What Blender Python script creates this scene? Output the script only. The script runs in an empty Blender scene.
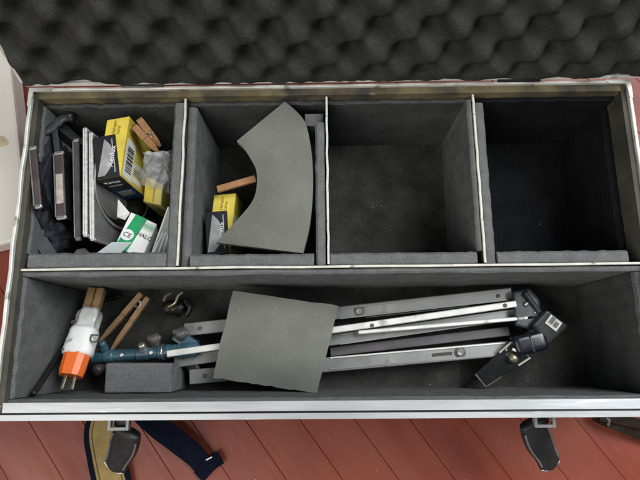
import bpy, bmesh, math, random
from mathutils import Vector, Matrix, noise
random.seed(7)
sc = bpy.context.scene
COL = sc.collection

# ---------------------------------------------------------------- camera
F_PX, CX, CY = 518.0, 320.0, 240.0            # focal length and centre in pixels of a 640x480 frame
def cam_axes(n=(327, 351), v=(300, -2170)):
    d = Vector(((n[0]-CX)/F_PX, -(n[1]-CY)/F_PX, -1)).normalized()
    y = Vector(((v[0]-CX)/F_PX, -(v[1]-CY)/F_PX, -1)).normalized()
    z = -d; y = (y - z*y.dot(z)).normalized(); x = y.cross(z)
    return Matrix((x, y, z))                  # camera vector -> world vector
CAM_R = cam_axes(); CAM_C = Vector((0, 0, .669))
cam = bpy.data.objects.new('camera', bpy.data.cameras.new('camera')); COL.objects.link(cam)
cam.matrix_world = Matrix.Translation(CAM_C) @ CAM_R.to_4x4()
cam.data.sensor_fit = 'HORIZONTAL'; cam.data.sensor_width = 36
cam.data.lens = F_PX/640*36; cam.data.clip_start = .01; cam.data.clip_end = 50
sc.camera = cam

# ---------------------------------------------------------------- light
w = bpy.data.worlds.new('World'); sc.world = w; w.use_nodes = True
bg = w.node_tree.nodes['Background']; bg.inputs[0].default_value = (.86, .93, 1, 1); bg.inputs[1].default_value = .17
def area(name, loc, aim, sx, sy, power, col):
    l = bpy.data.lights.new(name, 'AREA'); l.shape = 'RECTANGLE'; l.size = sx; l.size_y = sy; l.energy = power; l.color = col
    o = bpy.data.objects.new(name, l); COL.objects.link(o); o.location = loc
    o.rotation_euler = (Vector(aim)-Vector(loc)).to_track_quat('-Z', 'Y').to_euler(); return o
area('window_light', (.95, .62, 1.50), (0, .08, .1), 1.1, 1.0, 36, (.95, .98, 1))
area('room_light', (-.85, -.95, 1.5), (0, .12, .12), 1.7, 1.4, 27, (1, .97, .92))
sc.view_settings.view_transform = 'Standard'; sc.view_settings.look = 'None'
sc.view_settings.exposure = 0; sc.view_settings.gamma = 1
sc.cycles.max_bounces = 8; sc.cycles.transparent_max_bounces = 12

# ---------------------------------------------------------------- helpers
def P(px, py, z):
    """pixel of the photograph -> the point at height z"""
    d = CAM_R @ Vector(((px-CX)/F_PX, -(py-CY)/F_PX, -1))
    return CAM_C + d*((z-CAM_C.z)/d.z)
def wloc(o):
    v = Vector((0, 0, 0))
    while o: v += o.location; o = o.parent
    return v
def thing(name, label, cat, loc, group=None):
    o = bpy.data.objects.new(name, None); o.empty_display_size = .02; COL.objects.link(o); o.location = loc
    o['label'] = label; o['category'] = cat
    if group: o['group'] = group
    return o
def obj(name, bm, m, parent=None, label=None, cat=None, smooth=False, group=None, kind=None):
    me = bpy.data.meshes.new(name); bmesh.ops.recalc_face_normals(bm, faces=bm.faces)
    if smooth is True:
        for f in bm.faces: f.smooth = True
    lo = [min(v.co[i] for v in bm.verts) for i in range(3)]; hi = [max(v.co[i] for v in bm.verts) for i in range(3)]
    c = Vector(((lo[0]+hi[0])/2, (lo[1]+hi[1])/2, lo[2]))
    bmesh.ops.translate(bm, vec=-c, verts=bm.verts); bm.to_mesh(me); bm.free()
    if smooth == 'auto':
        me.polygons.foreach_set('use_smooth', [True]*len(me.polygons)); me.set_sharp_from_angle(angle=math.radians(38))
    for mm in (m if isinstance(m, (list, tuple)) else [m]): me.materials.append(mm)
    o = bpy.data.objects.new(name, me); COL.objects.link(o)
    o.location = c - (wloc(parent) if parent else Vector())
    if parent: o.parent = parent
    if label: o['label'] = label
    if cat: o['category'] = cat
    if group: o['group'] = group
    if kind: o['kind'] = kind
    return o
def loft(bm, rings, cap=True, close=True):
    vs = [[bm.verts.new(p) for p in r] for r in rings]; n = len(rings[0])
    for a, b in zip(vs, vs[1:]):
        for i in range(n if close else n-1):
            j = (i+1) % n; bm.faces.new((a[i], a[j], b[j], b[i]))
    if cap: bm.faces.new(vs[0]); bm.faces.new(vs[-1][::-1])
    return vs
def bevel(bm, wd, seg=2, ang=.5):
    es = [e for e in bm.edges if len(e.link_faces) == 2 and e.calc_face_angle(0) > ang]
    bmesh.ops.bevel(bm, geom=es, offset=wd, segments=seg, profile=.6, affect='EDGES', clamp_overlap=True)
def box(x0, x1, y0, y1, z0, z1, bv=0, bm=None):
    b = bmesh.new() if bm is None or bv else bm
    loft(b, [[(x0, y0, z0), (x1, y0, z0), (x1, y1, z0), (x0, y1, z0)], [(x0, y0, z1), (x1, y0, z1), (x1, y1, z1), (x0, y1, z1)]])
    if bv: bevel(b, bv)
    return b
def slab(top, bottom, bv=0, seg=2):
    b = bmesh.new(); loft(b, [bottom, top])
    bmesh.ops.recalc_face_normals(b, faces=b.faces)
    if bv: bevel(b, bv, seg)
    return b
def frame_of(d, up=Vector((0, 0, 1))):
    d = d.normalized(); s = d.cross(up)
    if s.length < 1e-4: s = d.cross(Vector((0, 1, 0)))
    s.normalize(); return s, s.cross(d).normalized()
def bar(a, b, wd, th, bv=0, up=Vector((0, 0, 1)), bm=None, seg=1):
    """rectangular bar from a to b; wd sideways, th along up"""
    a, b = Vector(a), Vector(b); s, u = frame_of(b-a, up)
    q = lambda c: [c-s*wd/2-u*th/2, c+s*wd/2-u*th/2, c+s*wd/2+u*th/2, c-s*wd/2+u*th/2]
    k = bmesh.new() if bm is None else bm; loft(k, [q(a), q(b)])
    if bv: bmesh.ops.recalc_face_normals(k, faces=k.faces); bevel(k, bv, seg)
    return k
def tube(path, r, seg=12, bm=None, cap=True, flat=1.0, up=Vector((0, 0, 1))):
    path = [Vector(p) for p in path]; n = len(path); rr = r if isinstance(r, (list, tuple)) else [r]*n
    rings = []
    for i, p in enumerate(path):
        d = path[min(i+1, n-1)]-path[max(i-1, 0)]; s, u = frame_of(d, up)
        rings.append([p+(s*math.cos(t)+u*math.sin(t)*flat)*rr[i] for t in [2*math.pi*k/seg for k in range(seg)]])
    b = bmesh.new() if bm is None else bm; loft(b, rings, cap); return b
def smooth_path(pts, n=8):
    pts = [Vector(p) for p in pts]; q = [pts[0]]+pts+[pts[-1]]; out = []
    for i in range(1, len(q)-2):
        for k in range(n):
            t = k/n; a, b, c, d = q[i-1:i+3]
            out.append(.5*((2*b)+(c-a)*t+(2*a-5*b+4*c-d)*t*t+(3*b-a-3*c+d)*t**3))
    return out+[pts[-1]]
def lathe(c, axis, prof, seg=20, bm=None):
    axis = Vector(axis).normalized(); s, u = frame_of(axis); c = Vector(c)
    b = bmesh.new() if bm is None else bm
    loft(b, [[c+axis*h+(s*math.cos(t)+u*math.sin(t))*r for t in [2*math.pi*k/seg for k in range(seg)]] for r, h in prof]); return b
def subdiv_noise(bm, cuts, amp, scale, seed=0.0):
    bmesh.ops.subdivide_edges(bm, edges=bm.edges, cuts=cuts, use_grid_fill=True)
    bm.normal_update()
    for v in bm.verts:
        v.co += v.normal*amp*noise.noise(v.co*scale+Vector((seed, seed*2, 0)))
def lettering(s, size, m, parent, origin, xdir, ydir, label=None, ext=.0002, stretch=1):
    """flat raised print; origin = lower left corner"""
    cu = bpy.data.curves.new('lettering', 'FONT'); cu.body = s; cu.size = size; cu.extrude = ext; cu.resolution_u = 3
    t = bpy.data.objects.new('lettering', cu); COL.objects.link(t)
    me = bpy.data.meshes.new_from_object(t.evaluated_get(bpy.context.evaluated_depsgraph_get()))
    bpy.data.objects.remove(t); x = Vector(xdir).normalized(); y = Vector(ydir); y = (y-x*y.dot(x)).normalized(); z = x.cross(y)
    b = bmesh.new(); b.from_mesh(me); bpy.data.meshes.remove(me)
    for v in b.verts: v.co = Vector(origin)+x*v.co.x*stretch+y*v.co.y+z*(v.co.z+ext)
    return obj('lettering', b, m, parent, label)
def patch(name, m, parent, o, xdir, ydir, wx, wy, lift=.0003, th=.0003, label=None):
    """thin printed area: o = lower left corner on the surface"""
    x = Vector(xdir).normalized(); y = Vector(ydir); y = (y-x*y.dot(x)).normalized(); z = x.cross(y); o = Vector(o)
    q = lambda h: [o+z*h, o+x*wx+z*h, o+x*wx+y*wy+z*h, o+y*wy+z*h]
    return obj(name, slab(q(lift), q(lift-th-.0002)), m, parent, label)

# ---------------------------------------------------------------- materials
def mat(name, col, rough=.6, metal=0, var=.0, vscale=40, bump=0, bscale=300, spots=None, spec=.5, coat=0, detail=6, trans=0, alpha=1, stretch=None, grain=0, gscale=700):
    m = bpy.data.materials.new(name); m.use_nodes = True; nt = m.node_tree; n = nt.nodes; L = nt.links
    p = n['Principled BSDF']; p.inputs['Base Color'].default_value = (*col, 1); p.inputs['Roughness'].default_value = rough
    p.inputs['Metallic'].default_value = metal; p.inputs['Specular IOR Level'].default_value = spec
    p.inputs['Coat Weight'].default_value = coat; p.inputs['Transmission Weight'].default_value = trans; p.inputs['Alpha'].default_value = alpha
    tc = n.new('ShaderNodeTexCoord'); src = tc.outputs['Object']
    if stretch:
        mp = n.new('ShaderNodeMapping'); mp.inputs['Scale'].default_value = stretch[0]; mp.inputs['Rotation'].default_value = stretch[1]
        L.new(src, mp.inputs[0]); src = mp.outputs[0]
    cur = None
    if var:
        t = n.new('ShaderNodeTexNoise'); t.inputs['Scale'].default_value = vscale; t.inputs['Detail'].default_value = detail; L.new(src, t.inputs[0])
        r = n.new('ShaderNodeValToRGB'); r.color_ramp.elements[0].position = .3; r.color_ramp.elements[1].position = .7
        r.color_ramp.elements[0].color = (*[c*(1-var) for c in col], 1); r.color_ramp.elements[1].color = (*[min(1, c*(1+var)) for c in col], 1)
        L.new(t.outputs[0], r.inputs[0]); cur = r.outputs[0]
        q = n.new('ShaderNodeMapRange'); q.inputs['To Min'].default_value = max(0, rough-.12); q.inputs['To Max'].default_value = min(1, rough+.12)
        L.new(t.outputs[0], q.inputs[0]); L.new(q.outputs[0], p.inputs['Roughness'])
    for sp in (spots or []):                      # (colour, scale, threshold, softness)
        t = n.new('ShaderNodeTexNoise'); t.inputs['Scale'].default_value = sp[1]; t.inputs['Detail'].default_value = 5; L.new(src, t.inputs[0])
        r = n.new('ShaderNodeValToRGB'); r.color_ramp.elements[0].position = sp[2]; r.color_ramp.elements[1].position = sp[2]+sp[3]
        L.new(t.outputs[0], r.inputs[0])
        mx = n.new('ShaderNodeMix'); mx.data_type = 'RGBA'; L.new(r.outputs[0], mx.inputs[0])
        if cur: L.new(cur, mx.inputs[6])
        else: mx.inputs[6].default_value = (*col, 1)
        mx.inputs[7].default_value = (*sp[0], 1); cur = mx.outputs[2]
    if grain:
        t = n.new('ShaderNodeTexNoise'); t.inputs['Scale'].default_value = gscale; t.inputs['Detail'].default_value = 3; t.inputs['Roughness'].default_value = .7; L.new(src, t.inputs[0])
        q = n.new('ShaderNodeMapRange'); q.inputs['From Min'].default_value = .3; q.inputs['From Max'].default_value = .7; q.inputs['To Min'].default_value = 1-grain; q.inputs['To Max'].default_value = 1+grain
        L.new(t.outputs[0], q.inputs[0]); mx = n.new('ShaderNodeMix'); mx.data_type = 'RGBA'; mx.blend_type = 'MULTIPLY'; mx.inputs[0].default_value = 1
        L.new(cur, mx.inputs[6]); L.new(q.outputs[0], mx.inputs[7]); cur = mx.outputs[2]
    if cur: L.new(cur, p.inputs['Base Color'])
    if bump:
        t = n.new('ShaderNodeTexNoise'); t.inputs['Scale'].default_value = bscale; t.inputs['Detail'].default_value = 4; L.new(src, t.inputs[0])
        b = n.new('ShaderNodeBump'); b.inputs['Strength'].default_value = bump; b.inputs['Distance'].default_value = .001
        L.new(t.outputs[0], b.inputs['Height']); L.new(b.outputs[0], p.inputs['Normal'])
    return m
M = {}
M['foam'] = mat('grey_foam', grain=0.28, col=(.135, .138, .137), rough=1, var=.18, vscale=55, bump=.55, bscale=1100, spec=.1)
M['foam_dark'] = mat('dark_grey_foam', grain=0.45, col=(.050, .050, .046), rough=1, var=.35, vscale=35, bump=.6, bscale=1000, spec=.1, spots=[((.11, .11, .10), 60, .71, .05)])
M['foam_sheet'] = mat('grey_green_foam_sheet', grain=0.14, col=(.178, .182, .158), rough=1, var=.13, vscale=22, bump=.45, bscale=1700, spec=.1, spots=[((.13, .132, .115), 11, .55, .2), ((.26, .26, .23), 150, .72, .04)])
M['foam_block'] = mat('mid_grey_foam', grain=0.28, col=(.155, .156, .16), rough=1, var=.1, vscale=50, bump=.6, bscale=1200, spec=.1)
M['foam_lid'] = mat('charcoal_egg_foam', grain=0.38, col=(.041, .041, .036), rough=1, var=.28, vscale=40, bump=1.0, bscale=700, spec=.15)
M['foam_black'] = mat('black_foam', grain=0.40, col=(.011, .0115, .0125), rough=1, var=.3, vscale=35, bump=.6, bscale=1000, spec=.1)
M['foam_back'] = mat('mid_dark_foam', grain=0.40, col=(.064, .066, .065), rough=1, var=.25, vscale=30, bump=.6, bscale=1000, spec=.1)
M['wood_side'] = mat('dirty_side_plywood', (.060, .056, .043), .9, var=.4, vscale=25, bump=.4, bscale=200, spots=[((.17, .14, .07), 14, .58, .14)])
M['wood_in'] = mat('stained_plywood', (.15, .12, .06), .9, var=.5, vscale=30, bump=.4, bscale=200, spots=[((.045, .042, .034), 16, .47, .14), ((.34, .31, .23), 48, .66, .08)])
M['laminate'] = mat('black_laminate', (.03, .03, .032), .5, var=.3, vscale=60, bump=.3, bscale=400)
M['alu'] = mat('brushed_aluminium', (.50, .51, .52), .40, .55, var=.16, vscale=60, bump=.2, bscale=150, spots=[((.36, .36, .35), 45, .62, .1), ((.85, .85, .85), 160, .66, .05), ((.30, .28, .24), 120, .72, .04)], stretch=((.12, 1, 1), (0, 0, 0)))
M['alu_edge'] = mat('worn_aluminium_edging', (.70, .69, .64), .5, .3, var=.18, vscale=50, spots=[((.34, .32, .24), 60, .62, .08)])
M['div_edge'] = mat('white_divider_edge', (.62, .60, .52), .7, 0, var=.15, vscale=90, spots=[((.28, .26, .20), 70, .64, .06)])
M['steel'] = mat('dull_steel', (.48, .48, .47), .38, .85, var=.2, vscale=80)
M['leg_alu'] = mat('grey_anodised_aluminium', (.27, .27, .26), .42, .35, var=.2, vscale=35, spots=[((.24, .22, .19), 40, .66, .08)])
M['silver'] = mat('ridged_silver_metal', (.56, .56, .54), .4, .4, var=.35, vscale=300)
M['leg_white'] = mat('bright_aluminium_channel', (.74, .73, .69), .42, .2, var=.14, vscale=60, spots=[((.42, .40, .35), 38, .63, .1), ((.25, .22, .18), 120, .71, .04)])
M['black'] = mat('black_plastic', (.012, .012, .014), .38, var=.3, vscale=70, bump=.15, bscale=300)
M['navy'] = mat('navy_gloss_plastic', (.009, .010, .018), .26, coat=.15, var=.3, vscale=60)
M['blue'] = mat('grey_blue_plastic', (.038, .092, .122), .35, var=.45, vscale=60)
M['knob'] = mat('brown_grey_knob_plastic', (.11, .10, .095), .5, var=.3, vscale=90)
M['knob_dark'] = mat('dark_oiled_metal', (.035, .03, .028), .4, .5, var=.5, vscale=90)
M['rubber'] = mat('black_rubber', (.014, .014, .015), .45, var=.4, vscale=50, bump=.3, bscale=260)
M['wood'] = mat('pale_beech_wood', (.34, .205, .10), .65, var=.22, vscale=90, bump=.25, bscale=500, stretch=((1, 1, .2), (0, 0, 0)))
M['wood_or'] = mat('orange_brown_wood', (.33, .165, .07), .65, var=.2, vscale=90, bump=.25, bscale=500)
M['yellow'] = mat('yellow_card', (.66, .52, .07), .5, var=.14, vscale=60)
M['yellow_pale'] = mat('pale_yellow_card', (.76, .66, .20), .5, var=.06, vscale=50)
M['card_black'] = mat('black_printed_card', (.018, .018, .02), .38, var=.3, vscale=40)
M['card_blue'] = mat('blue_printed_card', (.02, .06, .17), .4)
M['print_dark'] = mat('dark_print', (.05, .045, .03), .6)
M['print_ochre'] = mat('ochre_print', (.40, .29, .03), .6)
M['white_card'] = mat('white_card', (.78, .78, .74), .55, var=.05, vscale=60)
M['print_white'] = mat('white_print', (.75, .75, .75), .5)
M['torn_white'] = mat('aged_white_label', (.55, .55, .51), .6, var=.2, vscale=150)
M['print_grey'] = mat('faded_grey_print', (.13, .13, .12), .6)
M['green'] = mat('green_printed_card', (.01, .30, .10), .45, var=.05, vscale=60)
M['green_print'] = mat('mid_green_print', (.18, .40, .26), .5)
M['green_pale'] = mat('pale_green_print', (.46, .62, .50), .5)
M['grey_print'] = mat('silver_grey_print', (.42, .42, .41), .35, .3, var=.2, vscale=60)
M['purple'] = mat('purple_brown_enamel', (.075, .054, .056), .45, .2, var=.35, vscale=50, spots=[((.33, .27, .24), 60, .68, .06)])
M['purple_grey'] = mat('grey_painted_metal', (.10, .092, .095), .5, .3, var=.25, vscale=50)
M['torn'] = mat('torn_paper_label', (.42, .36, .31), .8, var=.3, vscale=120, bump=.4)
M['cloth'] = mat('black_navy_cloth', (.012, .013, .021), .75, var=.4, vscale=60, bump=.3, bscale=900)
M['greyrag'] = mat('charcoal_soft_plastic', (.030, .032, .034), .55, var=.3, vscale=60)
M['clear'] = mat('clear_bubble_plastic', (.80, .82, .84), .22, spec=.6, alpha=.42, var=.1, vscale=90)
M['clear2'] = mat('frosted_plastic', (.62, .68, .68), .3, alpha=.72, var=.06, vscale=60)
M['tape_clear'] = mat('cloudy_plastic_wrap', (.60, .60, .58), .25, var=.18, vscale=70, coat=.5)
M['tape_white'] = mat('white_paper_sleeve', (.80, .80, .78), .5, var=.05, vscale=80)
M['orange'] = mat('orange_plastic', (.88, .17, .03), .35, var=.06, vscale=80)
M['brass'] = mat('dull_brass', (.42, .36, .24), .35, .8)
def red_boards():
    m = bpy.data.materials.new('red_floor_paint'); m.use_nodes = True; nt = m.node_tree; n = nt.nodes; L = nt.links; p = n['Principled BSDF']
    g = n.new('ShaderNodeNewGeometry'); inf = n.new('ShaderNodeObjectInfo')
    mp = n.new('ShaderNodeMapping'); mp.vector_type = 'TEXTURE'; mp.inputs['Rotation'].default_value = (0, 0, math.atan2(-.804, .594)); mp.inputs['Scale'].default_value = (5, 1, 1); L.new(g.outputs['Position'], mp.inputs[0])
    def noise_(src, sc_, det, lo, hi, rough=.6):
        t = n.new('ShaderNodeTexNoise'); t.inputs['Scale'].default_value = sc_; t.inputs['Detail'].default_value = det; t.inputs['Roughness'].default_value = rough; L.new(src, t.inputs[0])
        q = n.new('ShaderNodeMapRange'); q.inputs['From Min'].default_value = lo; q.inputs['From Max'].default_value = hi; L.new(t.outputs[0], q.inputs[0]); return q.outputs[0]
    def mix(f, a, b):
        x = n.new('ShaderNodeMix'); x.data_type = 'RGBA'; L.new(f, x.inputs[0])
        for k, v in ((6, a), (7, b)):
            if isinstance(v, tuple): x.inputs[k].default_value = (*v, 1)
            else: L.new(v, x.inputs[k])
        return x.outputs[2]
    c = mix(noise_(g.outputs['Position'], 5, 4, .3, .7), (.170, .036, .021), (.262, .066, .041))
    c = mix(inf.outputs['Random'], c, mix(noise_(mp.outputs[0], 30, 6, .3, .7), (.160, .032, .019), (.275, .066, .040)))
    c = mix(noise_(mp.outputs[0], 90, 8, .60, .72, .75), c, (.15, .028, .02))              # dirt in the grain
    c = mix(noise_(mp.outputs[0], 48, 10, .665, .71, .8), c, (.42, .19, .135))             # scuffed paint
    c = mix(noise_(g.outputs['Position'], 75, 3, .725, .735), c, (.60, .40, .33))           # chips
    L.new(c, p.inputs['Base Color']); L.new(noise_(mp.outputs[0], 20, 5, .1, 1.2), p.inputs['Roughness']); p.inputs['Specular IOR Level'].default_value = .3
    b = n.new('ShaderNodeBump'); b.inputs['Strength'].default_value = .35; b.inputs['Distance'].default_value = .0012
    L.new(noise_(mp.outputs[0], 70, 8, 0, 1), b.inputs['Height']); L.new(b.outputs[0], p.inputs['Normal']); return m
M['red'] = red_boards()
M['gap'] = mat('dark_floor_gap', (.02, .01, .008), 1)
M['board'] = mat('off_white_paint', (.76, .72, .65), .5, var=.03, vscale=15)
M['stain'] = mat('brown_stain', (.60, .48, .30), .7, var=.25, vscale=70)
M['khaki'] = mat('khaki_webbing', (.30, .21, .075), .85, var=.2, vscale=70, bump=.5, bscale=700)
M['navyweb'] = mat('navy_webbing', (.005, .007, .016), .95, spec=.08, var=.3, vscale=90, bump=.4, bscale=700)
M['brown'] = mat('dark_brown_leather', (.020, .012, .009), .8, var=.5, vscale=60, spec=.15)
M['glue'] = mat('grey_glue_residue', (.44, .44, .41), .7, var=.3, vscale=45, bump=.4, bscale=150)

# ---------------------------------------------------------------- floor
FZ = -.0015
fl = obj('floor', box(-1.6, 1.6, -1.5, 1.7, -.03, -.012), M['gap'], kind='structure')
pd = Vector((.594, -.804, 0)); pn = Vector((.804, .594, 0)); PWID = .0541
base0 = Vector((-.1006, -.0835, 0)).dot(pn)
meshes = []
for k in range(6):                                # six plank meshes shared by all planks
    b = bmesh.new(); L_ = 1.35; hw = PWID/2-.00018
    loft(b, [[(-L_, -hw, -.012), (L_, -hw, -.012), (L_, hw, -.012), (-L_, hw, -.012)],
             [(-L_, -hw, -.0006), (L_, -hw, -.0006), (L_, hw, -.0006), (-L_, hw, -.0006)],
             [(-L_, -hw+.0006, 0), (L_, -hw+.0006, 0), (L_, hw-.0006, 0), (-L_, hw-.0006, 0)]])
    bmesh.ops.recalc_face_normals(b, faces=b.faces)
    bmesh.ops.translate(b, vec=(0, 0, random.uniform(-.0004, .0001)), verts=b.verts)
    me = bpy.data.meshes.new('plank'); b.to_mesh(me); b.free(); me.materials.append(M['red']); meshes.append(me)
for k in range(-26, 26):
    o = bpy.data.objects.new('plank', meshes[k % 6]); COL.objects.link(o); o.parent = fl
    c = pn*(base0+(k+.5)*PWID)+pd*random.uniform(-.05, .05)
    o.location = Vector((c.x, c.y, 0)) - fl.location; o.rotation_euler[2] = math.atan2(pd.y, pd.x)

# white board at the left
bt = [P(4, 5, .03), P(23.5, 185, .03), P(14, 241.5, .03), P(-70, 262, .03), P(-110, -10, .03)]
bd = thing('painted_board', 'off-white painted board with brown stain lying on floor beside the case', 'board', (bt[2].x, bt[2].y, 0))
obj('panel', slab(bt, [Vector((p.x, p.y, .0005)) for p in bt], .004), M['board'], bd)
b = bmesh.new(); pts = []
for k in range(22):
    t = 2*math.pi*k/22; r = 1+.35*noise.noise(Vector((math.cos(t)*1.5, math.sin(t)*1.5, 3)))
    p = P(-2+11*r*math.cos(t), 142+5*r*math.sin(t), .0302); pts.append(p)
b.faces.new([b.verts.new(p) for p in pts]); obj('stain_mark', b, M['stain'], bd)

# ---------------------------------------------------------------- the case
X0, X1, Y0, Y1, R = -.320, .328, -.0615, .2815, .155
case = thing('flight_case', 'open foam-lined equipment case with aluminium edging on red plank floor', 'case', ((X0+X1)/2, (Y0+Y1)/2, 0))
obj('bottom_panel', box(X0+.004, X1-.004, Y0+.004, Y1-.004, .002, .012), M['laminate'], case)
T = .0075
def wall(x0, x1, y0, y1, m='wood_in'): return obj('wall_panel', box(x0, x1, y0, y1, .0125, R-.003, .0008), M[m], case)
TS = .0062
wl = wall(X0+.002, X0+.002+TS, Y0+.013, Y1-.002, 'wood_side'); wr = wall(X1-.002-TS, X1-.002, Y0+.013, Y1-.002, 'wood_side')
wb = wall(X0+.0084, X1-.0084, Y1-.002-T, Y1-.002); wf = wall(X0+.0022, X1-.0022, Y0+.002, Y0+.0128)
obj('outer_skin', box(X0, X0+.0018, Y0+.002, Y1-.002, .002, R-.012), M['laminate'], wl)
obj('outer_skin', box(X1-.0018, X1, Y0+.002, Y1-.002, .002, R-.012), M['laminate'], wr)
obj('outer_skin', box(X0, X1, Y1-.0018, Y1, .002, R-.012), M['laminate'], wb)
obj('outer_skin', box(X0, X1, Y0, Y0+.0018, .002, R-.018), M['laminate'], wf)
# aluminium edging
def wavy_rim(name, a, b, wd, z0, z1, amp, seed, m):
    a, b = Vector(a), Vector(b); n = 26; s, _ = frame_of(b-a); bm = bmesh.new(); rings = []
    for i in range(n+1):
        c = a.lerp(b, i/n)+s*amp*noise.noise(Vector((seed, i*.35, 0))); dz = amp*.6*noise.noise(Vector((seed+9, i*.4, 0)))
        rings.append([c+s*sx*wd/2+Vector((0, 0, z+dz)) for sx, z in ((-1, z0), (1, z0), (1, z1-.0006), (.6, z1), (-.6, z1), (-1, z1-.0006))])
    loft(bm, rings); return obj(name, bm, m, case)
wavy_rim('edge_trim', (X0+.0005, Y0, 0), (X0+.0005, Y1, 0), .0034, R-.011, R+.001, .0012, 3, M['alu_edge'])
wavy_rim('edge_trim', (X1-.0005, Y0, 0), (X1-.0005, Y1, 0), .0034, R-.011, R+.001, .0010, 5, M['alu_edge'])
wavy_rim('edge_trim', (X0+.002, Y1-.0003, 0), (X1-.002, Y1-.0003, 0), .0030, R-.011, R+.001, .0006, 8, M['alu_edge'])
# front double profile with a groove
def extr(name, y0, y1, z0, z1, x0, x1, m, bv=.0007): return obj(name, box(x0, x1, y0, y1, z0, z1, bv), m, case)
extr('front_rail', Y0+.0063, Y0+.0153, R-.012, R+.0015, X0+.010, X1-.006, M['alu'])
extr('front_rail', Y0-.0012, Y0+.0042, R-.020, R+.0006, X0-.002, X1+.002, M['alu'])
extr('rail_groove', Y0+.0043, Y0+.0062, R-.010, R-.0022, X0+.003, X1-.003, M['black'], 0)
# worn corner plates
for sx, x in ((1, X0), (-1, X1)):
    b = slab([Vector((x+sx*u, Y1+v, R+.0021)) for u, v in ((-.001, .001), (.026, .001), (.022, -.003), (.004, -.0035), (.002, -.02), (-.001, -.02))],
             [Vector((x+sx*u, Y1+v, R+.0012)) for u, v in ((-.001, .001), (.026, .001), (.022, -.003), (.004, -.0035), (.002, -.02), (-.001, -.02))])
    obj('corner_plate', b, M['alu_edge'], case)
# dividers
YM, ZD = .0838, .150
DX = [-.1517, .0024, .1615]
YB = Y1-.0098
def divider(a, b, z1, th=.0019):
    d = obj('divider', bar((a[0], a[1], (z1-.002+.0205)/2), (b[0], b[1], (z1-.002+.0205)/2), th, z1-.002-.0205), M['foam_dark'], case)
    a, b = Vector(a), Vector(b); n = 20; s, _ = frame_of((b-a).to_3d()); bm = bmesh.new(); rings = []; sd = a.x*50
    for i in range(n+1):
        c = a.to_3d().lerp(b.to_3d(), i/n)+s*.0007*noise.noise(Vector((sd, i*.5, 0))); dz = .0006*noise.noise(Vector((sd+4, i*.6, 0)))
        rings.append([c+s*q*(th/2+.0002)+Vector((0, 0, z+dz)) for q, z in ((-1, z1-.0025), (1, z1-.0025), (1, z1-.0004), (.5, z1), (-.5, z1), (-1, z1-.0004))])
    loft(bm, rings); obj('edge_strip', bm, M['div_edge'], d)
divider((X0+.0086, YM), (X1-.0086, YM), ZD)
for x in DX: divider((x, YM+.0025), (x, YB-.0005), ZD-.0004)
# foam lining
def lining(a, b, side, th, z0, z1, wob=.0015, seed=0, m='foam', n=28, lean=0):
    """upright foam sheet along a->b, thickness th to the left (side=1) or right (side=-1)"""
    a, b = Vector((*a, 0)), Vector((*b, 0)); d = (b-a).normalized(); s = Vector((-d.y, d.x, 0))*side; bm = bmesh.new(); rings = []
    for i in range(n+1):
        c = a.lerp(b, i/n); dz = wob*(noise.noise(Vector((seed, i*.33, 1)))+.7*noise.noise(Vector((seed, i*1.1, 5)))); dt = .0012*noise.noise(Vector((seed+7, i*.5, 2)))
        L_ = s*lean
        rings.append([c+Vector((0, 0, z0)), c+s*(th+dt)+Vector((0, 0, z0)), c+s*(th+dt)*1.02+L_*.6+Vector((0, 0, (z0+z1)/2)), c+s*(th+dt)+L_+Vector((0, 0, z1-.0025+dz)),
                      c+s*(th+dt-.0022)+L_+Vector((0, 0, z1+dz*1.1)), c+s*.002+Vector((0, 0, z1+.0002+dz*.8)), c+Vector((0, 0, z1-.001+dz*.7))])
    loft(bm, rings); return obj('foam_lining', bm, M[m], case, smooth='auto')
FL = .0125
obj('foam_floor', box(X0+.0086, DX[2], Y0+.0133, YB-.0003, FL, .020), M['foam_dark'], case)
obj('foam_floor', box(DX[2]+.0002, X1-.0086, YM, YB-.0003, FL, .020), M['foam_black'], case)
obj('foam_floor', box(DX[2]+.0002, X1-.0086, Y0+.0133, YM-.0002, FL, .020), M['foam_dark'], case)
XL, XR = X0+.0084, X1-.0084
zf = .0203
# rear compartments: front pieces behind the long divider
segs = [(XL+.005, DX[0]-.012), (DX[0]+.0125, DX[1]-.0145), (DX[1]+.002, DX[2]-.0075), (DX[2]+.013, XR-.013)]
for i, (u, v) in enumerate(segs): lining((u, YM+.0018), (v, YM+.0018), 1, [.0155, .0125, .0125, .0125][i], zf, ZD-.0022, .0018, 11+i*3)
# back pieces
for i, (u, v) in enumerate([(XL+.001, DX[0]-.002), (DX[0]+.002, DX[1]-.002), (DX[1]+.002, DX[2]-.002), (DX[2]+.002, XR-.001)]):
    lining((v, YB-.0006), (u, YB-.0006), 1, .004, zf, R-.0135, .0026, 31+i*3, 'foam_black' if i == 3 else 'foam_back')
# side pieces
ya, yb = YM+.0175, YB-.0052
lining((XL, ya), (XL, yb), -1, .0035, zf, R-.010, .002, 51, 'foam')
lining((DX[0]-.0018, YM+.0015), (DX[0]-.0018, yb), 1, .0105, zf, ZD-.0015, .001, 53)
lining((DX[0]+.0018, YM+.0018), (DX[0]+.0018, yb-.002), -1, .0092, zf, ZD-.008, .0012, 55)
lining((DX[1]-.0026, YM+.0018), (DX[1]-.0026, yb-.024), 1, .010, zf, ZD-.003, .001, 57)
lining((DX[2]-.0018, YM+.0155), (DX[2]-.0018, yb), 1, .005, zf, ZD-.002, .0004, 59)
lining((DX[2]+.0018, YM+.0018), (DX[2]+.0018, yb-.004), -1, .0098, zf, ZD-.0025, .0008, 61)
lining((XR, ya), (XR, yb), 1, .0080, zf, R-.030, .0025, 63, 'foam_black')
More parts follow.
